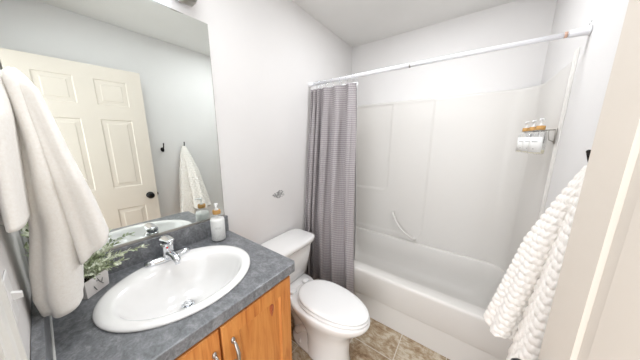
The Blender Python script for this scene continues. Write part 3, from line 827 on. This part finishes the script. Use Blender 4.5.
pts = [(SP[0][0]+.004, SP[0][1]-.040, zn), (SP[2][0]+.004, SP[2][1]+.030, zn)]
for s_ in (-1, 1):
    tube(bm, curve_pts([(SP[0][0]+s_*.0165, SP[0][1]-.026, zn)]+[(x+s_*.0165, y, zn) for x, y in SP]+[(SP[2][0]+s_*.0165, SP[2][1]+.026, zn)], 12), .0016, 8)
for (x, y) in SP:
    tube(bm, [(x+.016*math.cos(2*PI*k/20), y+.016*math.sin(2*PI*k/20), zn) for k in range(21)], .0016, 8)
tube(bm, [(SP[0][0]-.0165, SP[0][1]-.026, zn), (SP[0][0]+.0165, SP[0][1]-.026, zn)], .0016, 8)
tube(bm, [(SP[2][0]-.0165, SP[2][1]+.026, zn), (SP[2][0]+.0165, SP[2][1]+.026, zn)], .0016, 8)
obj('neck_rail', bm, 'nickel', rk)
for yy, x_ in ((1.552, 1.4725), (1.745, 1.458)):
    bm = nb(); box(bm, 1.5065, yy-.008, 1.435, 1.5105, yy+.008, 1.510)
    tube(bm, [(1.508, yy, zn+.001), (x_, yy, zn)], .003, 8)
    tube(bm, [(1.507, yy, 1.445), (1.490, yy, 1.452), (1.483, yy, zn-.012), (1.484, yy, zn)], .002, 8)
    obj('bracket', bm, 'nickel', rk)

# ---------------------------------------------------------------- hooks on the right wall
def wall_hook(y, z, label, group='hooks on the right wall'):
    t = thing('wall_hook', label, 'hook', (W, y, z), group)
    bm = nb(); x = W-.0008
    loft(bm, [[(x-dx, y+q_*.017*math.cos(a), z+q_*.024*math.sin(a)) for a in [2*PI*k/20 for k in range(20)]] for dx, q_ in ((0, 1), (.004, 1), (.007, .8))], True, True, True)
    obj('mount_plate', bm, 'bronze', t)
    bm = nb(); tube(bm, curve_pts([(x-.005, y, z+.004), (x-.026, y, z+.006), (x-.045, y, z+.026), (x-.056, y, z+.060)], 14), [.0062-.001*k/14 for k in range(15)], 12)
    bmesh.ops.create_uvsphere(bm, u_segments=12, v_segments=8, radius=.0065, matrix=Matrix.Translation((x-.056, y, z+.064)))
    obj('upper_prong', bm, 'bronze', t)
    bm = nb(); tube(bm, curve_pts([(x-.005, y, z-.008), (x-.022, y, z-.020), (x-.036, y, z-.012), (x-.038, y, z+.002)], 12), .0055, 12); obj('lower_prong', bm, 'bronze', t)
wall_hook(.801, 1.342, 'empty dark bronze wall hook seen in the mirror, nearer the door')
wall_hook(.998, 1.352, 'dark bronze wall hook holding the white ribbed towel')

# ---------------------------------------------------------------- white ribbed towel on the right wall hook
rt = thing('hand_towel', 'white ribbed cotton towel hanging from a hook beside the open door', 'towel', (1.48, 1.0, 1.36))
def ribbed(name, zt_, zb_, cxy, rxy, fold, seed, pitch, diag, n=220, nz=260):
    bm = nb(); rings = []
    for j in range(nz+1):
        v = j/nz; z = zt_+(zb_-zt_)*v; cx_0, cy_0 = cxy(v); rx, ry = rxy(v); rg = []
        for k in range(n):
            a = 2*PI*k/n
            f = 1-fold(v)*(.5+.5*math.cos(5*a+seed+.9*math.sin(a*2+seed)))
            c, s_ = math.cos(a), math.sin(a)
            per = a*14+seed
            row = (z+diag*.01*math.sin(a*2))/pitch*2*PI
            d = .0075*(abs(math.sin(row*.5+.22*math.sin(per)))**.6)*(.72+.28*math.cos(per+PI*math.floor(row/2/PI)))*min(1, v*6+.15)
            px, py = cx_0+rx*f*c+d*c, cy_0+ry*f*s_+d*s_
            zz = z+(.012*math.sin(3*a+seed) if v > .97 else 0)*(v-.97)/.03
            rg.append((min(px, W-.004), py, zz))
        rings.append(rg)
    loft(bm, rings, True, True, True)
    return obj(name, bm, 'waffle', rt)
def tab2(*rows):
    A = [(v, a) for v, a, b in rows]; B = [(v, b) for v, a, b in rows]
    return lambda v: (lerp_tab(A, v), lerp_tab(B, v))
ribbed('left_drape', 1.372, .66, tab2((0, 1.478, .998), (.1, 1.468, 1.005), (.4, 1.428, 1.04), (1, 1.372, 1.08)), tab2((0, .012, .016), (.08, .022, .030), (.4, .046, .060), (1, .060, .100)), T1([(0, .1), (1, .32)]), .4, .026, 0)
ribbed('right_drape', 1.376, .60, tab2((0, 1.482, .990), (.1, 1.478, .985), (.4, 1.468, .965), (1, 1.435, .945)), tab2((0, .012, .016), (.08, .022, .028), (.4, .036, .050), (1, .052, .085)), T1([(0, .1), (1, .22)]), 2.2, .030, 1.5)
